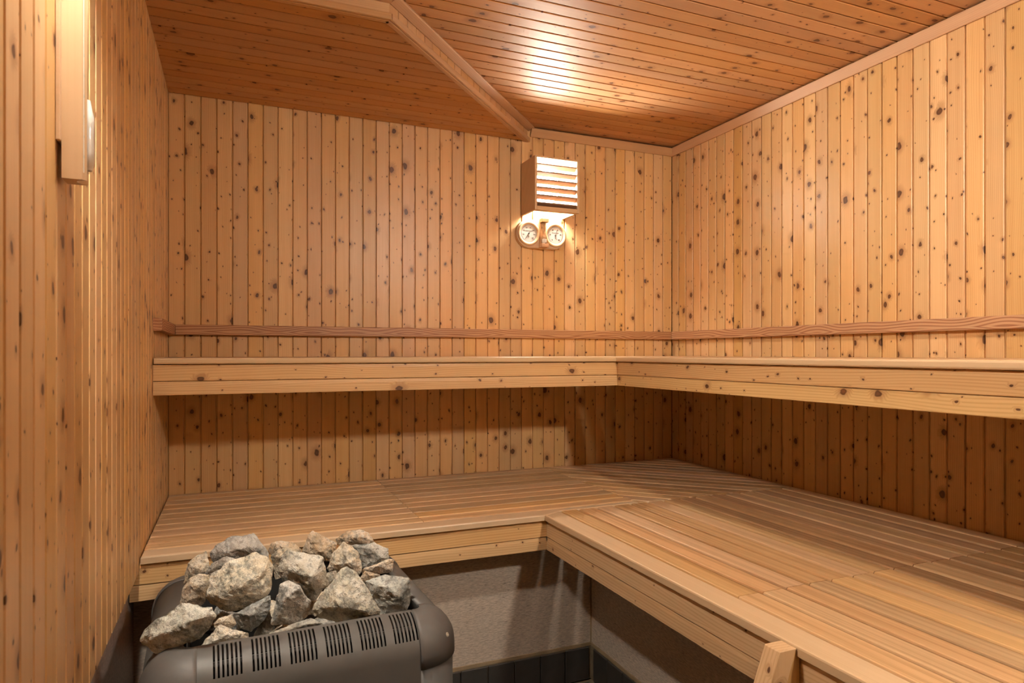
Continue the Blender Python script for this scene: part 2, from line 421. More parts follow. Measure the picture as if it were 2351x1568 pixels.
# ---- recessed walls under the lower bench, vinyl, with dark skirting tiles
def wallbox(name, p0, p1, mat): return struct(name, p0, p1, mat)
ZT = -1.020
wallbox('wall_back_lower', (XLL - .03, PY, ZFLOOR - .02), (PX + .03, PY + .03, -0.54), M['vinyl'])
wallbox('wall_right_lower', (PX, YF, ZFLOOR - .02), (PX + .03, PY, -0.54), M['vinyl'])
wallbox('wall_left_lower', (XLL - .03, YF, ZFLOOR - .02), (XLL, PY, -0.5), M['vinyl2'])
tag(box('trim_3', (XLL, PY - .004, ZT), (PX, PY, ZT + .012), M['caulk'], bev=0.0015), kind='structure')
tag(box('trim_4', (PX - .004, YF, ZT), (PX, PY - .004, ZT + .012), M['caulk'], bev=0.0015), kind='structure')
tag(box('trim_5', (PX - .0035, PY - .0035, ZT + .012), (PX, PY, -0.56), M['caulk']), kind='structure')
tp = 0.0940; gp = 0.003
bb = struct('baseboard_back', (XLL, PY - .004, ZFLOOR), (PX, PY, ZT), M['grout'])
br = struct('baseboard_right', (PX - .004, YF, ZFLOOR), (PX, PY - .004, ZT), M['grout'])
def tile_mesh(sx, sy, sz, key):
    if key in _cache: return _cache[key]
    bm = bmesh.new(); bmesh.ops.create_cube(bm, size=1.0)
    for v in bm.verts: v.co = Vector((v.co.x * sx, v.co.y * sy, v.co.z * sz))
    bmesh.ops.bevel(bm, geom=list(bm.edges), offset=0.0015, segments=1, affect='EDGES')
    m2 = bpy.data.meshes.new(key); bm.to_mesh(m2); bm.free(); m2.materials.append(M['tile']); _cache[key] = m2
    return m2
tmb = tile_mesh(tp - gp, 0.008, ZT - ZFLOOR - gp, 'tile_skirt_b'); tmr = tile_mesh(0.008, tp - gp, ZT - ZFLOOR - gp, 'tile_skirt_r')
xx = PX - 0.012
while xx - tp > XLL:
    link('tile', tmb, None, bb, (xx - tp / 2, PY - .006, (ZT + ZFLOOR) / 2)); xx -= tp
yy = PY - 0.030
while yy - tp > YF:
    link('tile', tmr, None, br, (PX - .006, yy - tp / 2, (ZT + ZFLOOR) / 2)); yy -= tp
fl = struct('floor', (XLL - .03, YF - .05, ZFLOOR - .03), (XR + .05, YB + .05, ZFLOOR - .004), M['grout'])
tf = tile_mesh(tp - gp, tp - gp, 0.008, 'tile_floor')
rest = bmesh.new()
ix = 0
for i in range(15):
    for j in range(23):
        cx, cy = PX - 0.022 - (i + .5) * tp, PY - 0.022 - (j + .5) * tp
        if cx < XLL or cy < YF: continue
        if cx > 0.30 and cy > 1.15: link('tile', tf, None, fl, (cx, cy, ZFLOOR - .004))
        else:
            r = bmesh.ops.create_cube(rest, size=1.0)
            for v in r['verts']: v.co = Vector((v.co.x * (tp - gp) + cx, v.co.y * (tp - gp) + cy, v.co.z * .008 + ZFLOOR - .004))
o = link('tile_field', rest, M['tile'], fl, (0, 0, 0)); o['kind'] = 'stuff'
o.location = -fl.location

# =================================================================== BENCHES
NT = 0.0185                        # nosing / slat thickness
def slat_run(parent, p_from, p_to, wd, ztop, mat, c=0.0045, th=NT, name='slat'):
    a, b2 = Vector((p_from[0], p_from[1], ztop - th / 2)), Vector((p_to[0], p_to[1], ztop - th / 2))
    u = (b2 - a).normalized(); L = (b2 - a).length
    me = prism_mesh('slat_%.4f_%.4f_%.4f_%s' % (L, wd, th, mat.name), rect_section(wd, th, c), L, mat)
    return link(name, me, None, parent, (a + b2) / 2, (0, 0, math.atan2(u.y, u.x)))
def face_board(parent, a, b2, zlo, zhi, mat=None, out=Vector((0, -1, 0))):
    """bench apron board with a bevelled upper edge"""
    a, b2 = Vector((a[0], a[1], (zlo + zhi) / 2)), Vector((b2[0], b2[1], (zlo + zhi) / 2))
    L = (b2 - a).length; h = (zhi - zlo) / 2
    s = [(-h, 0), (h - 0.011, 0), (h - 0.0125, -0.0022), (h, -0.0022), (h, -0.016), (-h, -0.016)]
    s = [(-h + .0015, 0), (h - 0.011, 0), (h - 0.0120, -0.0016), (h - .001, -0.0026), (h, -0.004), (h, -0.016), (-h, -0.016), (-h, -0.0015)]
    me = prism_mesh('face_%.4f_%.4f' % (L, h), s, L, M['face'])
    u = (b2 - a).normalized()
    if u.cross(Zv).dot(out) < 0: u = -u
    return link('face_board', me, None, parent, (a + b2) / 2, basis(u, Zv, out))
RC = 0.010                         # apron set back behind the nosing
# ---- upper bench, run along the back wall
ub = empty('upper_bench', (XL, YB, ZUP - .15))
tag(ub, 'upper pine bench along the back wall, ending at the left wall', 'bench')
wn = 0.070
x_end = XR
slat_run(ub, (XL + .004, YU + wn / 2), (XU - .0008, YU + wn / 2), wn, ZUP, M['nose'], name='nosing')
ys = YU + wn + .006
nsl = 6; ws = (YB - ys - .004) / nsl
for i in range(nsl):
    slat_run(ub, (XL + .006, ys + (i + .5) * ws), (XU - .002, ys + (i + .5) * ws), ws - .006, ZUP, M['slat'])
face_board(ub, (XL + .001, YU + RC), (XU + RC, YU + RC), -0.0835, -0.0345)
face_board(ub, (XL + .001, YU + RC), (XU + RC, YU + RC), -0.1260, -0.0850)
for xq in (XL + .03, 0.5, 1.25):
    box('bearer', (xq, YU + .03, ZUP - NT - .05), (xq + .035, YB - .002, ZUP - NT - .001), M['face'], ub)
# ---- upper bench, run along the right wall
ur = empty('upper_bench', (XR, YF, ZUP - .15))
tag(ur, 'upper pine bench along the right wall', 'bench')
slat_run(ur, (XU + wn / 2, YF + .003), (XU + wn / 2, YB - .004), wn, ZUP, M['nose'], name='nosing')
xs = XU + wn + .006; nsl = 8; ws = (XR - xs - .004) / nsl
for i in range(nsl):
    slat_run(ur, (xs + (i + .5) * ws, YF + .005), (xs + (i + .5) * ws, YB - .005), ws - .006, ZUP, M['slat'])
face_board(ur, (XU + RC, YF + .003), (XU + RC, YU + RC), -0.0835, -0.0345, out=Vector((-1, 0, 0)))
face_board(ur, (XU + RC, YF + .003), (XU + RC, YU + RC), -0.1260, -0.0850, out=Vector((-1, 0, 0)))
for yq in (0.1, 0.8, 1.5, 2.3):
    box('bearer', (XU + .03, yq, ZUP - NT - .05), (XR - .002, yq + .035, ZUP - NT - .001), M['face'], ur)

# ---- lower bench frames (aprons + nosing), duckboard sections lie on them
ZN = ZLOW - NT
f1a, f1b = ZN - 0.0025 - 0.053, ZN - 0.0025
f2a, f2b = f1a - 0.0015 - 0.041, f1a - 0.0015
lb = empty('lower_bench', (XL, YB, ZLOW - .12))
tag(lb, 'lower pine bench frame along the back wall behind the heater', 'bench')
poly_prism('nosing', [(XL + .003, YL), (XLO - .0006, YL), (0.990, 1.9525), (1.2985, 1.960), (1.2985, 1.987), (XL + .003, 1.987)], ZN, ZLOW, M['nose'], lb, 0.004)
face_board(lb, (XLL + .003, YL + RC), (XLO + RC, YL + RC), f1a, f1b)
face_board(lb, (XLL + .003, YL + RC), (XLO + RC, YL + RC), f2a, f2b)
for yq in (1.98, 2.33, 2.68):
    box('bearer', (XL + .002, yq, ZN - .045), (XR - .002, yq + .035, ZN - .001), M['face'], lb)
lr = empty('lower_bench', (XR, YF, ZLOW - .12))
tag(lr, 'lower pine bench frame along the right wall with pale rounded nosing', 'bench')
poly_prism('nosing', [(XLO, YF + .003), (0.9875, YF + .003), (0.9875, 1.9505), (XLO, 1.9212)], ZN, ZLOW, M['nose'], lr, 0.004, axis=PI / 2)
face_board(lr, (XLO + RC, YF + .003), (XLO + RC, YL + RC), f1a, f1b, out=Vector((-1, 0, 0)))
face_board(lr, (XLO + RC, YF + .003), (XLO + RC, YL + RC), f2a, f2b, out=Vector((-1, 0, 0)))
for xq in (0.99, 1.45, 1.94):
    box('bearer', (xq, YF + .003, ZN - .045), (xq + .035, 1.95, ZN - .001), M['face'], lr)
# ---- duckboards
DB = 'slatted sections lying on the lower bench'
GAP = 0.0068
def section(label, base): 
    e = empty('duckboard', base); tag(e, label, 'duckboard', DB); return e
yg = [1.990, 2.052, 2.122, 2.193, 2.263, 2.333, 2.406, 2.478, 2.549, 2.618, 2.688, YB - .001]
XS1, XS2 = 0.539, 1.2995
for lab, xa, xb in (('slatted section of the lower bench touching the left wall, behind the heater stones', XL + .004, XS1 - .0012),
                    ('slatted section of the lower back bench between the left end and the diagonal corner', XS1 + .0012, XS2 - .001)):
    e = section(lab, ((xa + xb) / 2, 2.36, ZN))
    for q in range(len(yg) - 1):
        wq = yg[q + 1] - yg[q] - GAP
        slat_run(e, (xa, (yg[q] + yg[q + 1]) / 2), (xb, (yg[q] + yg[q + 1]) / 2), wq, ZLOW, M['slat'])
# diagonal corner section
e = section('square corner section of the lower bench with slats laid diagonally', (1.65, 2.35, ZN))
sqx0, sqx1, sqy0, sqy1 = 1.301, XR - .003, 1.964, YB - .003
def clip(poly, a, b_, c):
    out = []
    for i in range(len(poly)):
        p, q = poly[i], poly[(i + 1) % len(poly)]
        dp, dq = a * p[0] + b_ * p[1] - c, a * q[0] + b_ * q[1] - c
        if dp <= 0: out.append(p)
        if dp * dq < 0:
            t = dp / (dp - dq); out.append((p[0] + t * (q[0] - p[0]), p[1] + t * (q[1] - p[1])))
    return out
s2 = math.sqrt(0.5)
smin = (sqx0 + sqy0) * s2; smax = (sqx1 + sqy1) * s2
ssq = smin + 0.03
bounds = [smin]
while ssq < smax: bounds.append(ssq); ssq += 0.0655
bounds.append(smax)
for a, b2 in zip(bounds, bounds[1:]):
    if b2 - a < 0.02: continue
    poly = [(sqx0, sqy0), (sqx1, sqy0), (sqx1, sqy1), (sqx0, sqy1)]
    poly = clip(poly, -s2, -s2, -(a + GAP / 2)); poly = clip(poly, s2, s2, b2 - GAP / 2)
    if len(poly) >= 3: poly_prism('slat', poly, ZN, ZLOW, M['slat'], e, 0.0052, axis=-PI / 4)
# right bench sections
for lab, ya, yb_ in (('slatted section of the lower right bench between the diagonal corner and the cross seam', 1.121, 1.951),
                     ('slatted section of the lower right bench nearest the viewer', YF + .004, 1.119)):
    e = section(lab, (1.5, (ya + yb_) / 2, ZN))
    nR = 15; x0 = 0.990; wR = (XR - .002 - x0) / nR
    for q in range(nR):
        dy = rnd.uniform(-.0015, .0015)
        slat_run(e, (x0 + (q + .5) * wR, ya), (x0 + (q + .5) * wR, yb_), wR - GAP * 1.25, ZLOW + rnd.uniform(-.0006, .0006), M['slat'])

# ---- backrest rails
rz0, rz1 = 0.0678, 0.1060; rt = 0.024
def rail(label, a, b2, up=Zv):
    a, b2 = Vector(a), Vector(b2); L = (b2 - a).length; u = (b2 - a).normalized()
    me = prism_mesh('rail_%.4f' % L, rect_section(rz1 - rz0, rt, 0.003), L, M['rail'])
    o = link('backrest_rail', me, None, None, (a + b2) / 2, basis(u, Zv, u.cross(Zv)))
    return tag(o, label, 'rail')
zc = (rz0 + rz1) / 2
rail('reddish wooden backrest rail along the back wall', (XL + rt + .001, YB - rt / 2, zc), (XR - .001, YB - rt / 2, zc))
rail('red-grained wooden backrest rail along the right wall', (XR - rt / 2, YF + .01, zc), (XR - rt / 2, YB - rt - .001, zc))
rail('short wooden rail end fixed on the left wall above the upper bench', (XL + rt / 2, YU + .02, zc), (XL + rt / 2, YB - .001, zc))

# ---- slanted post against the right lower bench
gp_ = empty('guard_post', (0.90, 0.9055, ZFLOOR)); tag(gp_, 'slanted square wooden post leaning on the nosing of the right lower bench', 'post')
def side_prism(name, pts, y0, y1, mat, parent, vertical=True):
    cx = sum(p[0] for p in pts) / len(pts); cz = sum(p[1] for p in pts) / len(pts); cy = (y0 + y1) / 2
    # local x = up the post, local y = world y, local z = -world x
    bm = bmesh.new(); h = (y1 - y0) / 2
    a = [bm.verts.new((z - cz, -h, -(x - cx))) for x, z in pts]; b2 = [bm.verts.new((z - cz, h, -(x - cx))) for x, z in pts]
    n = len(pts)
    for i in range(n): bm.faces.new((a[i], a[(i + 1) % n], b2[(i + 1) % n], b2[i]))
    bm.faces.new(list(reversed(a))); bm.faces.new(b2)
    bmesh.ops.recalc_face_normals(bm, faces=bm.faces)
    bmesh.ops.bevel(bm, geom=list(bm.edges), offset=0.0012, segments=1, affect='EDGES')
    return link(name, bm, mat, parent, (cx, cy, cz), basis(Zv, Y, -X))
zt = -0.523; dzz = zt - ZFLOOR
side_prism('post', [(0.8800, zt), (0.9195, zt), (0.9195 - .36 * dzz, ZFLOOR), (0.8800 - .40 * dzz, ZFLOOR)], 0.8875, 0.9236, M['face'], gp_)
side_prism('wedge', [(0.9198, zt - .003), (0.9205, zt - .003), (0.9300, zt - .020), (0.9300, f2a), (0.9205 - .36 * (zt - f2a), f2a)], 0.8905, 0.9206, M['face'], gp_)

# =================================================================== LAMPS
def lamp(name, label, loc, rotz, key, tilt):
    """louvred wooden sauna lamp shade; local wall plane y=0, opening faces -y"""
    e = empty(name, loc, rotz, local=True); tag(e, label, 'lamp')
    W, HH, D, t = 0.216, 0.234, 0.150, 0.011
    def bx(nm, p0, p1, mt, bev=0.001):
        o = box(nm, p0, p1, mt, e, bev); return o
    for s in (-1, 1):
        bx('side_panel', (s * W / 2 - (t if s > 0 else 0), -D, -HH / 2), (s * W / 2 + (t if s < 0 else 0), -.0005, HH / 2), M['lampwood'])
    bx('top_panel', (-W / 2 + t, -D, HH / 2 - .008), (W / 2 - t, -.0005, HH / 2), M['lampwood'])
    bx('bottom_rail', (-W / 2 + t, -D, -HH / 2), (W / 2 - t, -D + .030, -HH / 2 + .017), M['lampwood'])
    ms = prism_mesh('lamp_slat', rect_section(0.024, 0.0075, 0.0015), W - 2 * t, M['lampslat'])
    for k in range(6):
        zc = HH / 2 - .040 - k * 0.0335
        link('louvre_slat', ms, None, e, (0, -D + .014, zc), (math.radians(tilt), 0, 0))
    # frosted dome on a porcelain base
    prof = [(0.0001, 0.087)]
    for k in range(1, 9):
        a = PI / 2 * k / 8; prof.append((0.062 * math.sin(a), 0.035 + 0.052 * math.cos(a)))
    prof += [(0.058, 0.020), (0.058, 0.018)]
    d = link('glass_dome', lathe(list(reversed(prof[::2] + [prof[-1]])), 14), M['glow_' + key], e, (0, 0, 0.012), (PI / 2, 0, 0)); smooth(d, 60)
    d.scale = (1.0, 1.25, 1.0)
    bs = link('lamp_base', lathe([(0.066, 0.0005), (0.066, 0.014), (0.062, 0.018)], 24), M['socket'], e, (0, 0, 0.012), (PI / 2, 0, 0)); bs.scale = (1, 1.25, 1)
    return e
LZ = 0.735
lamp('sauna_lamp', 'glowing wooden louvred lamp on the back wall above the round gauges', (1.297, YB, LZ), 0, 'back', -36)
lamp('sauna_lamp', 'wooden louvred lamp on the wall behind the viewer, outside the picture', (1.22, YF, 0.83), PI, 'front', 38)
lamp('sauna_lamp', 'wooden louvred lamp high on the left wall above the sand timer, outside the picture', (XL, 1.02, 0.88), PI / 2, 'left', 38)

# =================================================================== GAUGES WITH SAND TIMER
def text_mesh(body, size, depth=0.0003):
    cu = bpy.data.curves.new('t', 'FONT'); cu.body = body; cu.size = size; cu.align_x = 'CENTER'; cu.align_y = 'CENTER'; cu.extrude = depth
    ob = bpy.data.objects.new('t', cu); COL.objects.link(ob)
    dg = bpy.context.evaluated_depsgraph_get(); me = bpy.data.meshes.new_from_object(ob.evaluated_get(dg))
    bpy.data.objects.remove(ob); bpy.data.curves.remove(cu)
    return me
def timer_glass(parent, loc, R, Hh, sand_frac, turn=None):
    """hourglass of half-height Hh: glass with sand in the lower bulb (and a rest above)"""
    prof = []
    N = 22
    for k in range(N + 1):
        z = -Hh + 2 * Hh * k / N; q = abs(z) / Hh
        r = 0.10 * R + 0.90 * R * min(1, (q / 0.42)) ** 1.5 if q < 0.42 else R
        if q > 0.88: r = R * math.sqrt(max(0.02, 1 - ((q - 0.88) / 0.125) ** 2))
        prof.append((max(r, 0.0004), z))
    g_ = link('glass_bulb', lathe(prof, 20), M['glass'], parent, loc); smooth(g_, 80)
    top = -Hh + Hh * sand_frac
    sp = []
    for k in range(9):
        z = -Hh * 0.97 + (top + Hh * 0.97) * k / 8; q = abs(z) / Hh
        r = 0.10 * R + 0.90 * R * min(1, (q / 0.42)) ** 1.5 if q < 0.42 else R
        if q > 0.88: r = R * math.sqrt(max(0.02, 1 - ((q - 0.88) / 0.125) ** 2))
        sp.append((max(r * 0.90, 0.0003), z))
    s_ = link('sand', lathe(sp, 16), M['sand'], g_ if False else parent, loc); smooth(s_, 60)
GC = (1.283, YB, 0.5375)
gs = empty('gauge_board', GC, 0, local=True)
tag(gs, 'wooden plaque with two round white gauges and a small sand timer under the lamp', 'gauges')
def stadium(wd, ht, n=16):
    r = ht / 2; out = []
    for k in range(n + 1):
        a = -PI / 2 + PI * k / n; out.append((wd / 2 - r + r * math.cos(a), r * math.sin(a)))
    for k in range(n + 1):
        a = PI / 2 + PI * k / n; out.append((-wd / 2 + r + r * math.cos(a), r * math.sin(a)))
    return out
def plate(name, pts, y0, y1, mat, parent, bev=0.0, loc=(0, 0, 0)):
    bm = bmesh.new(); f = bm.faces.new([bm.verts.new((x, y0, z)) for x, z in pts])
    r = bmesh.ops.extrude_face_region(bm, geom=[f])
    for v in r['geom']:
        if isinstance(v, bmesh.types.BMVert): v.co.y = y1
    bmesh.ops.recalc_face_normals(bm, faces=bm.faces)
    if bev: bmesh.ops.bevel(bm, geom=[e for e in bm.edges if all(abs(v.co.y - y1) < 1e-6 for v in e.verts)], offset=bev, segments=2, affect='EDGES', profile=0.5)
    return link(name, bm, mat, parent, loc)
plate('plaque', stadium(0.250, 0.128), -.0005, -.022, M['lampwood'], gs, 0.004)
def circ(r, n=32): return [(r * math.cos(2 * PI * k / n), r * math.sin(2 * PI * k / n)) for k in range(n)]
def gauge(cx, ang, nums, word, unit, a0, a1):
    # bezel ring
    bm = lathe([(0.0405, 0.0), (0.0405, 0.0035), (0.044, 0.007), (0.050, 0.0085), (0.0535, 0.006), (0.0545, 0.0)], 40)
    # open the middle of the ring
    bz = link('bezel', bm, M['lampwood'], gs, (cx, -.0225, 0), (PI / 2, 0, 0)); smooth(bz, 50)
    bm = bmesh.new(); bm.from_mesh(bz.data)
    kill = [f for f in bm.faces if len(f.verts) > 8]; bmesh.ops.delete(bm, geom=kill, context='FACES'); bm.to_mesh(bz.data); bm.free()
    dl_ = plate('dial', circ(0.0415), -.0225, -.0240, M['dial'], gs, 0, (cx, 0, 0)); dl_['label'] = 'white printed dial'; dl_['_local'] = 1
    y_ = -.0243
    tk = bmesh.new()
    for k in range(25):
        a = math.radians(a0 + (a1 - a0) * k / 24); r0 = 0.0340 if k % 4 else 0.0325
        ca, sa = math.cos(a), math.sin(a)
        r = bmesh.ops.create_cube(tk, size=1.0)
        for v in r['verts']:
            p = Vector((v.co.x * (0.0365 - r0) + (r0 + 0.0365) / 2, v.co.y * 0.0006)); 
            v.co = Vector((p.x * ca - p.y * sa, y_ + v.co.z * .0004, p.x * sa + p.y * ca))
    # arc line
    for k in range(40):
        am = math.radians(a0 + (a1 - a0) * (k + .5) / 40); ca, sa = math.cos(am), math.sin(am)
        r = bmesh.ops.create_cube(tk, size=1.0)
        for v in r['verts']:
            p = Vector((v.co.x * .0006 + 0.0368, v.co.y * 0.0045))
            v.co = Vector((p.x * ca - p.y * sa, y_ + v.co.z * .0004, p.x * sa + p.y * ca))
    t_ = link('tick_marks', tk, M['ink'], dl_, (0, 0, 0))
    for i, s in enumerate(nums):
        a = math.radians(a0 + (a1 - a0) * (i + (0 if len(nums) == 6 else 1)) / (len(nums) - (1 if len(nums) == 6 else 0)))
        link('numeral', text_mesh(s, 0.0075), M['ink'], dl_, (0.0265 * math.cos(a), y_, 0.0265 * math.sin(a)), (PI / 2, 0, 0))
    link('lettering', text_mesh(word, 0.0052), M['ink'], dl_, (0, y_, 0.0105), (PI / 2, 0, 0))
    link('lettering', text_mesh(unit, 0.0065), M['ink'], dl_, (0, y_, -0.0135), (PI / 2, 0, 0))
    nd = bmesh.new(); ca, sa = math.cos(math.radians(ang)), math.sin(math.radians(ang))
    pts = [(-0.009, -0.0013), (-0.009, 0.0013), (0, 0.0009), (0.030, 0.0002), (0.030, -0.0002), (0, -0.0009)]
    n_ = plate('needle', [(p[0] * ca - p[1] * sa, p[0] * sa + p[1] * ca) for p in pts], -.0256, -.0264, M['ink'], dl_)
    nd.free()
    plate('hub', circ(0.0036, 16), -.0250, -.0274, M['ink'], dl_)
gauge(-0.0665, 233, ['20', '40', '60', '80', '100', '120', '140'], 'THERMOMETER', '°C', 232, -48)
gauge(0.0665, 72, ['0', '20', '40', '60', '80', '100'], 'HYGROMETER', '%', 232, -48)
# holder of the sand timer
box('holder_back', (-0.0135, -.034, -0.062), (0.0135, -.0222, 0.066), M['trim'], gs, 0.001)
plate('holder_block', [(-.017, .050), (.017, .050), (.017, .066), (-.017, .066)], -.030, -.060, M['trim'], gs, 0.0015)
plate('holder_block', [(-.017, -.062), (.017, -.062), (.017, -.046), (-.017, -.046)], -.030, -.060, M['trim'], gs, 0.0015)
timer_glass(gs, (0, -.046, 0.002), 0.0125, 0.047, 0.42)

# =================================================================== LONG SAND TIMER ON THE LEFT WALL
st = empty('sand_timer', (XL, 1.085, 0.24), 0, local=True)
tag(st, 'long wall sand timer in a pale wooden holder on the left wall', 'sand timer')
box('back_board', (0.0005, -0.020, 0.050), (0.006, 0.052, 0.300), M['lampwood'], st, 0.001)
# channel block: cross-section in (x,y) with a round trough on the room side, extruded in z
pts = [(0.006, -0.012), (0.030, -0.012), (0.0315, -0.0105)]
for k in range(7):
    a = -PI / 2 * 0.9 - (PI * 0.82) * k / 6 + 0.0
    pts.append((0.033 + 0.0125 * math.cos(a) * 1.0, 0.006 + 0.0125 * math.sin(a)))
pts += [(0.0315, 0.0225), (0.030, 0.024), (0.006, 0.024)]
bm = bmesh.new(); f = bm.faces.new([bm.verts.new((p[0], p[1], 0)) for p in pts])
r = bmesh.ops.extrude_face_region(bm, geom=[f])
for v in r['geom']:
    if isinstance(v, bmesh.types.BMVert): v.co.z = 0.300
bmesh.ops.recalc_face_normals(bm, faces=bm.faces)
# turn so that grain (local x) runs up
for v in bm.verts: v.co = Vector((v.co.z - .15, v.co.y, -v.co.x))
link('holder', bm, M['lampwood'], st, (0, 0, .15), basis(Zv, Y, -X))
timer_glass(st, (0.033, 0.006, 0.145), 0.0098, 0.132, 0.78)
box('scale_strip', (0.0315, -0.0118, 0.010), (0.0322, -0.0085, 0.290), M['scale'], st)
for k in range(9): box('scale_mark', (0.0319, -0.0115, 0.030 + .028 * k), (0.0324, -0.0090, 0.034 + .028 * k), M['mark'], st)

# =================================================================== HEATER
ZRIM = -0.545; HX, HY, SR, RCN = 0.298, 0.290, 0.072, 0.085
HC = Vector((0.130, 1.588, ZFLOOR)); HROT = math.radians(2.6)
he = empty('sauna_heater', HC, HROT, local=True)
tag(he, 'dark grey electric sauna heater with slotted front, filled with stones', 'heater')
zr = ZRIM - ZFLOOR
SEAM = 0.205
def ring_pts(off):
    """plan outline at inward offset; returns list of (name, x, y) in order, counter-clockwise from front-left seam"""
    hx, hy = HX - off, HY - off; r = max(RCN - off, 0.006)
    out = []
    def arc(cx, cy, a0, nm):
        for k in range(9):
            a = a0 + PI / 2 * k / 8; out.append((nm, cx + r * math.cos(a), cy + r * math.sin(a)))
    sx = SEAM; sy = SEAM - 0.008
    out.append(('f', -sx, -hy)); out.append(('f', sx, -hy))
    arc(hx - r, -hy + r, -PI / 2, 'c'); out.append(('r', hx, -sy)); out.append(('r', hx, sy))
    arc(hx - r, hy - r, 0, 'c'); out.append(('b', sx, hy)); out.append(('b', -sx, hy))
    arc(-hx + r, hy - r, PI / 2, 'c'); out.append(('l', -hx, sy)); out.append(('l', -hx, -sy))
    arc(-hx + r, -hy + r, PI, 'c')
    return [(x, y) for _, x, y in out]
NPT = len(ring_pts(0))
iF, iC1, iR, iC2, iB, iC3, iL, iC4 = (0, 1), (1, 11), (11, 12), (12, 22), (22, 23), (23, 33), (33, 34), (34, 44)
prof = [(SR - .004, zr - .030), (SR - .002, zr - .004), (SR, zr)]
for k in range(1, 9):
    a = PI / 2 * (1 - k / 8); prof.append((SR * (1 - math.cos(a)), zr - SR + SR * math.sin(a)))
capprof = prof + [(0.0, zr - SR - .022)]
def shell(name, i0, i1, profile, mat, bulge=0.0, thick=0.002):
    bm = bmesh.new(); rows = []
    for off, z in profile:
        rp = ring_pts(off - bulge); rows.append([bm.verts.new((*rp[i % NPT], z)) for i in range(i0, i1 + 1)])
    for a, b2 in zip(rows, rows[1:]):
        for k in range(len(a) - 1): bm.faces.new((a[k], b2[k], b2[k + 1], a[k + 1]))
    bmesh.ops.recalc_face_normals(bm, faces=bm.faces)
    bm.normal_update()
    # outward normals
    o = link(name, bm, mat, he, (0, 0, 0)); smooth(o, 50)
    md = o.modifiers.new('thickness', 'SOLIDIFY'); md.thickness = thick; md.offset = 0.0
    return o
for ia, ib in (iC1, iC2, iC3, iC4):
    shell('corner_cap', ia, ib, capprof, M['cap'], bulge=0.003, thick=0.004)
    shell('corner_post', ia, ib, [(0.0, zr - SR - .0225), (0.0, 0.012)], M['body'])
low = prof + [(0.0, 0.012)]
for nm, (ia, ib) in (('side_panel', iR), ('back_panel', iB), ('side_panel', iL)):
    shell(nm, ia, ib, low, M['metal'])
# front panel with real slots
cols = [-SEAM]; slot_cols = set()
gw, gpitch = 0.0455, 0.0665; x0 = -SEAM + 0.0285
for gq in range(6):
    for s in range(7):
        xa = x0 + gq * gpitch + s * gw / 6 - .0018
        cols.append(xa); slot_cols.add(len(cols) - 1); cols.append(xa + .0036)
cols.append(SEAM)
fp = [(SR - .004, zr - .030), (SR - .002, zr - .004), (SR, zr)]
for adeg in (82, 70, 58, 45, 36, 28, 18, 8, 0):
    a = math.radians(adeg); fp.append((SR * (1 - math.cos(a)), zr - SR + SR * math.sin(a)))
fp += [(0.0, 0.012)]
bm = bmesh.new(); rows = [[bm.verts.new((c, -HY + off, z)) for c in cols] for off, z in fp]
for ri in range(len(rows) - 1):
    for k in range(len(cols) - 1):
        if k in slot_cols and 3 <= ri < 8: continue
        bm.faces.new((rows[ri][k], rows[ri + 1][k], rows[ri + 1][k + 1], rows[ri][k + 1]))
bmesh.ops.recalc_face_normals(bm, faces=bm.faces)
o = link('front_panel', bm, M['metal'], he); smooth(o, 50)
cnt = {}
for p in o.data.polygons:
    for ek in p.edge_keys: cnt[ek] = cnt.get(ek, 0) + 1
sh = o.data.attributes.get('sharp_edge') or o.data.attributes.new('sharp_edge', 'BOOLEAN', 'EDGE')
for e_ in o.data.edges:
    if cnt.get(tuple(sorted(e_.vertices)), 0) == 1: sh.data[e_.index].value = True
md = o.modifiers.new('thickness', 'SOLIDIFY'); md.thickness = 0.002; md.offset = 0.0
box('vent_crossbar', (-SEAM + .005, -HY + .034, zr - .026), (SEAM - .005, -HY + .037, zr - .019), M['metal'], he)
box('vent_backplate', (-SEAM, -HY + .050, zr - .16), (SEAM, -HY + .052, zr - .035), M['dark'], he)
# stone basket
def inner(off): return ring_pts(off)
bm = bmesh.new(); a = [bm.verts.new((*p, zr - .03)) for p in ring_pts(SR + .002)]; b2 = [bm.verts.new((*p, zr - .26)) for p in ring_pts(SR + .004)]
for k in range(NPT): bm.faces.new((a[k], b2[k], b2[(k + 1) % NPT], a[(k + 1) % NPT]))
bm.faces.new(b2)
o = link('stone_basket', bm, M['dark'], he); md = o.modifiers.new('thickness', 'SOLIDIFY'); md.thickness = 0.002
bm = bmesh.new(); f_ = bm.faces.new([bm.verts.new((*p, 0.012)) for p in ring_pts(.004)]); r = bmesh.ops.extrude_face_region(bm, geom=[f_])
for v in r['geom']:
    if isinstance(v, bmesh.types.BMVert): v.co.z = 0.0
bmesh.ops.recalc_face_normals(bm, faces=bm.faces)
link('base_plate', bm, M['body'], he)
for sx, ang in ((1, -PI / 4 - .05), (-1, -3 * PI / 4 + .05)):
    r = RCN + .003; cx = sx * (HX - RCN); cy = -HY + RCN
    p = (cx + (r - .006) * math.cos(ang), cy + (r - .006) * math.sin(ang), zr - .046)
    o = link('screw', lathe([(0.0001, 0.004), (0.0018, 0.003), (0.0022, 0.0042), (0.0046, 0.0036), (0.0052, 0.0)][::-1], 16), M['screw'], he, p)
    nrm = Vector((math.cos(ang), math.sin(ang), 0.55)).normalized()
    o.rotation_euler = Vector((0, 0, 1)).rotation_difference(nrm).to_euler()

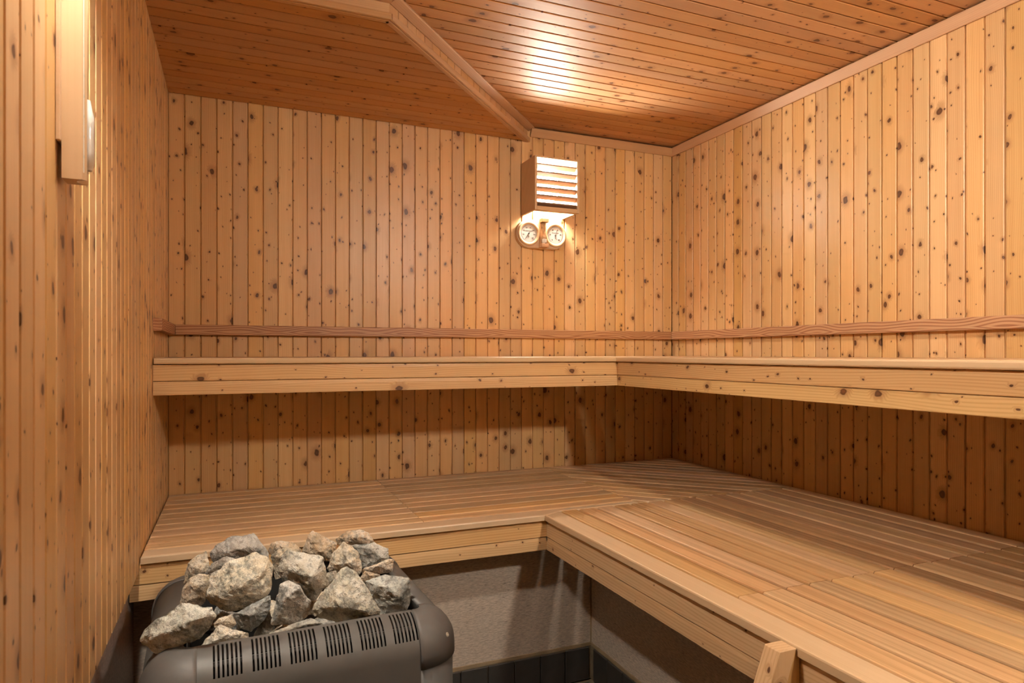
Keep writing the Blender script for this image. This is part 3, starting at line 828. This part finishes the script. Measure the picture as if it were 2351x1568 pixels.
# =================================================================== STONES (outline in the photograph + own distance, full solids)
C_, S_ = math.cos(PSI), math.sin(PSI)
def at(px, py, t):
    u = (px - 1175.5) / F_PX; v = (HOR - py) / F_PX
    return Vector(((C_ * u + S_) * t, (-S_ * u + C_) * t, v * t))
GREY, TAN, DARK, PALE, BRN = (.42, .40, .37), (.56, .47, .35), (.19, .195, .195), (.66, .60, .48), (.52, .38, .25)
GRN = (.42, .42, .36)
STONES = [
 ('large pale oval stone in the middle of the heap', 1.43, PALE, .60, [(525,520),(600,400),(720,310),(820,280),(900,250),(985,275),(1030,350),(1020,480),(985,560),(900,620),(800,660),(720,665),(640,640),(560,580)], [(760,470,.7),(930,420,.6),(680,560,.75),(960,540,.3)]),
 ('dark grey stone at the top left of the heap', 1.585, (.28, .27, .26), .8, [(585,265),(620,210),(720,150),(890,122),(930,160),(1000,260),(1000,330),(760,400),(600,330)], [(700,260,.5),(850,220,.7)]),
 ('brown pointed stone at the left edge behind the tan stone', 1.52, TAN, .7, [(420,400),(440,330),(500,280),(572,243),(590,320),(600,420),(520,500),(408,480)], [(500,360,.6)]),
 ('tan stone at the left rim of the heater', 1.43, TAN, .7, [(385,590),(400,510),(450,430),(520,398),(595,405),(600,480),(560,600),(500,650),(400,630)], [(480,470,.6),(540,480,.7),(460,580,.5)]),
 ('broad jagged grey stone overhanging the front left corner', 1.228, GRN, .48, [(105,860),(140,780),(200,730),(370,640),(400,592),(480,597),(610,620),(650,680),(620,750),(520,850),(370,910),(230,950),(195,930),(190,880)], [(390,790,.8),(230,820,.6),(560,690,.6),(470,720,.8)]),
 ('flat tan stone at the front left behind the slots', 1.315, TAN, .6, [(512,912),(560,840),(660,745),(760,770),(862,800),(865,850),(800,900),(640,930)], [(700,820,.6),(600,870,.5)]),
 ('dark stone wedged under the large pale oval', 1.42, DARK, .8, [(745,672),(880,640),(1005,540),(1008,640),(960,720),(870,800),(800,770)], [(860,690,.6),(800,670,.4)]),
 ('light grey block behind the middle of the heap', 1.52, (.44,.40,.33), .7, [(1042,390),(1070,270),(1120,232),(1220,260),(1365,285),(1382,390),(1385,480),(1310,585),(1200,560),(1090,480)], [(1180,330,.5),(1280,430,.8),(1120,380,.5)]),
 ('grey split stone with a dark lower face in the middle front', 1.42, GREY, .75, [(998,742),(1020,620),(1062,470),(1120,440),(1200,480),(1282,600),(1265,690),(1180,752),(1010,752)], [(1110,560,.7),(1200,500,.7),(1060,680,.4)]),
 ('pale triangular stone at the front right', 1.40, (.50,.46,.37), .55, [(1278,655),(1300,590),(1420,430),(1470,370),(1512,343),(1570,370),(1640,460),(1720,590),(1752,650),(1740,695),(1620,715),(1480,738),(1380,725),(1290,695)], [(1500,520,.7),(1560,640,.8),(1400,620,.7)]),
 ('rounded grey speckled stone at the right rim', 1.462, (.36,.36,.33), .75, [(1635,450),(1780,400),(1880,415),(1945,425),(1957,560),(1930,660),(1830,682),(1740,680),(1660,600)], [(1800,500,.6),(1880,560,.6),(1720,480,.5)]),
 ('upright brown triangular stone at the back', 1.68, BRN, .7, [(1210,260),(1250,150),(1285,106),(1370,155),(1455,190),(1440,320),(1240,330)], [(1290,200,.5),(1340,250,.5)]),
 ('tan grey stone right of centre with a rounded top', 1.55, TAN, .75, [(1376,370),(1420,260),(1490,178),(1545,205),(1600,260),(1628,370),(1590,440),(1420,420)], [(1490,260,.6),(1540,330,.7),(1430,340,.5)]),
 ('brown stone highest at the back right', 1.71, BRN, .7, [(1438,172),(1510,115),(1610,98),(1660,120),(1712,192),(1690,250),(1480,250)], [(1560,160,.6),(1630,150,.6)]),
 ('grey speckled stone at the back right corner', 1.655, (.36,.35,.32), .7, [(1530,210),(1700,188),(1800,230),(1807,300),(1730,370),(1600,370)], [(1690,240,.5),(1750,300,.5)]),
 ('thin brown shard pointing right at the back right', 1.57, BRN, .6, [(1600,380),(1800,297),(1842,300),(1828,390),(1740,405),(1640,425)], [(1720,350,.7)]),
 ('small brown stone at the back centre', 1.67, BRN, .7, [(980,245),(1010,190),(1080,177),(1160,188),(1215,242),(1190,320),(1020,320)], [(1080,220,.5)]),
 ('small tan stone left of the light grey block', 1.60, TAN, .8, [(1000,290),(1050,235),(1120,218),(1200,245),(1150,400),(1030,450)], [(1070,290,.6)]),
 ('low mottled stone at the front edge behind the middle slots', 1.365, (.36,.34,.30), .7, [(968,838),(1020,790),(1150,740),(1270,693),(1368,735),(1350,790),(1200,850),(1040,870)], [(1150,770,.4),(1270,740,.5)]),
 ('grey stone between the dark top stone and the pale oval', 1.50, (.27, .265, .25), .8, [(550,410),(600,330),(700,283),(770,300),(760,420),(620,480)], [(660,350,.5)]),
 ('small pale stone under the jagged front left stone', 1.35, TAN, .8, [(612,740),(650,700),(745,672),(775,740),(720,800),(640,800)], [(690,720,.4)]),
 ('brownish stone half hidden beside the triangular stone', 1.52, (.36,.31,.24), .8, [(1365,400),(1450,378),(1470,480),(1400,560),(1360,520)], [(1410,450,.4)]),
 ('blackish green stone deep in the gap behind the front slots', 1.44, DARK, .9, [(870,850),(920,740),(1000,640),(1040,780),(1010,880),(900,900)], [(960,780,.4)]),
 ('reddish chip beside the thin brown shard', 1.535, BRN, .6, [(1600,430),(1640,380),(1750,410),(1700,450),(1620,470)], [(1670,415,.5)]),
 ('small dark stone behind the flat tan stone', 1.375, DARK, .8, [(690,760),(740,690),(775,760),(760,820),(700,820)], [(735,750,.4)]),
]
def rock(pts, size, seed):
    bm = bmesh.new()
    for p in pts: bm.verts.new(p)
    r = bmesh.ops.convex_hull(bm, input=list(bm.verts))
    bmesh.ops.delete(bm, geom=list({g for g in r['geom_interior'] + r['geom_unused'] if isinstance(g, bmesh.types.BMVert)}), context='VERTS')
    bmesh.ops.dissolve_limit(bm, angle_limit=math.radians(6), verts=bm.verts, edges=bm.edges)
    bmesh.ops.bevel(bm, geom=list(bm.edges), offset=size * 0.030, segments=1, affect='EDGES', profile=0.6, clamp_overlap=True)
    bmesh.ops.triangulate(bm, faces=bm.faces)
    for _ in range(5):
        lng = [e for e in bm.edges if e.calc_length() > size * 0.085]
        if not lng: break
        bmesh.ops.subdivide_edges(bm, edges=lng, cuts=1)
        bmesh.ops.triangulate(bm, faces=[f for f in bm.faces if len(f.verts) > 3])
    bm.normal_update()
    so = Vector((seed * 3.7, seed * 1.3, 0))
    for v in bm.verts:
        q = v.co / size
        d = noise.noise(q * 2.0 + so) * 0.05 - abs(noise.noise(q * 3.6 + so)) * 0.06 + noise.noise(q * 7.5 + so) * 0.022 - abs(noise.noise(q * 13 + so)) * 0.020
        v.co += v.normal * (d * size)
    bmesh.ops.recalc_face_normals(bm, faces=bm.faces)
    return bm
def make_stone(label, t, tone, depth, outline, front, seed):
    r_ = random.Random(seed)
    P = [at(280 + x / 2.939, 1180 + y / 2.939, t) for x, y in outline]
    c = sum(P, Vector()) / len(P)
    ext = [max((p - c).length for p in P), sum((p - c).length for p in P) / len(P)]
    size = ext[1]
    fwd = c.normalized()
    pts = [p - c for p in P]
    for x, y, k in front:
        q = at(280 + x / 2.939, 1180 + y / 2.939, t - size * depth * k); pts.append(q - c)
    for k in range(5):
        a = 2 * PI * k / 5 + r_.uniform(0, 1); p = pts[int(k * len(P) / 5)]
        pts.append(p * r_.uniform(.45, .7) + fwd * size * depth * r_.uniform(.6, 1.0) - Vector((0, 0, size * 0.15)))
    bm = rock(pts, size, seed)
    o = link('sauna_stone', bm, M['stone'], None, c); smooth(o, 24)
    o.color = tone + (1,)
    return tag(o, label, 'stone', 'stones heaped on the heater')
for i, (lab, t, tone, dp, outl, fr) in enumerate(STONES): make_stone(lab, t, tone, dp, outl, fr, 11 + i)

# lower layer of the heap, seen only through the gaps
cr, sr = math.cos(HROT), math.sin(HROT)
for q, (lx, ly) in enumerate([(-.15, -.155), (-.05, -.15), (.05, -.155), (.15, -.15), (-.15, -.05), (-.04, -.05), (.07, -.05), (.16, -.04),
                              (-.15, .06), (-.04, .06), (.07, .07), (.16, .08)]):
    r_ = random.Random(300 + q); size = r_.uniform(.046, .054)
    pts = []
    for k in range(16):
        v = Vector((r_.gauss(0, 1), r_.gauss(0, 1), r_.gauss(0, 1))).normalized()
        pts.append(Vector((v.x * 1.05, v.y * 1.05, v.z * .8)) * size * r_.uniform(.85, 1.1))
    c = Vector((HC.x + lx * cr - ly * sr, HC.y + lx * sr + ly * cr, ZRIM - .075 + r_.uniform(-.008, .008)))
    o = link('sauna_stone', rock(pts, size, 300 + q), M['stone'], None, c); smooth(o, 24)
    o.color = (r_.choice([GREY, DARK, TAN, BRN])) + (1,)
    tag(o, 'dark stone low in the heap, mostly hidden under the upper stones', 'stone', 'stones of the hidden lower layer')

# ------------------------------------------------------------------ put the floor at z = 0
for o in SC.objects:
    if o.parent is None: o.location.z += H
for o in SC.objects:
    if '_local' in o: del o['_local']
bpy.context.view_layer.update()
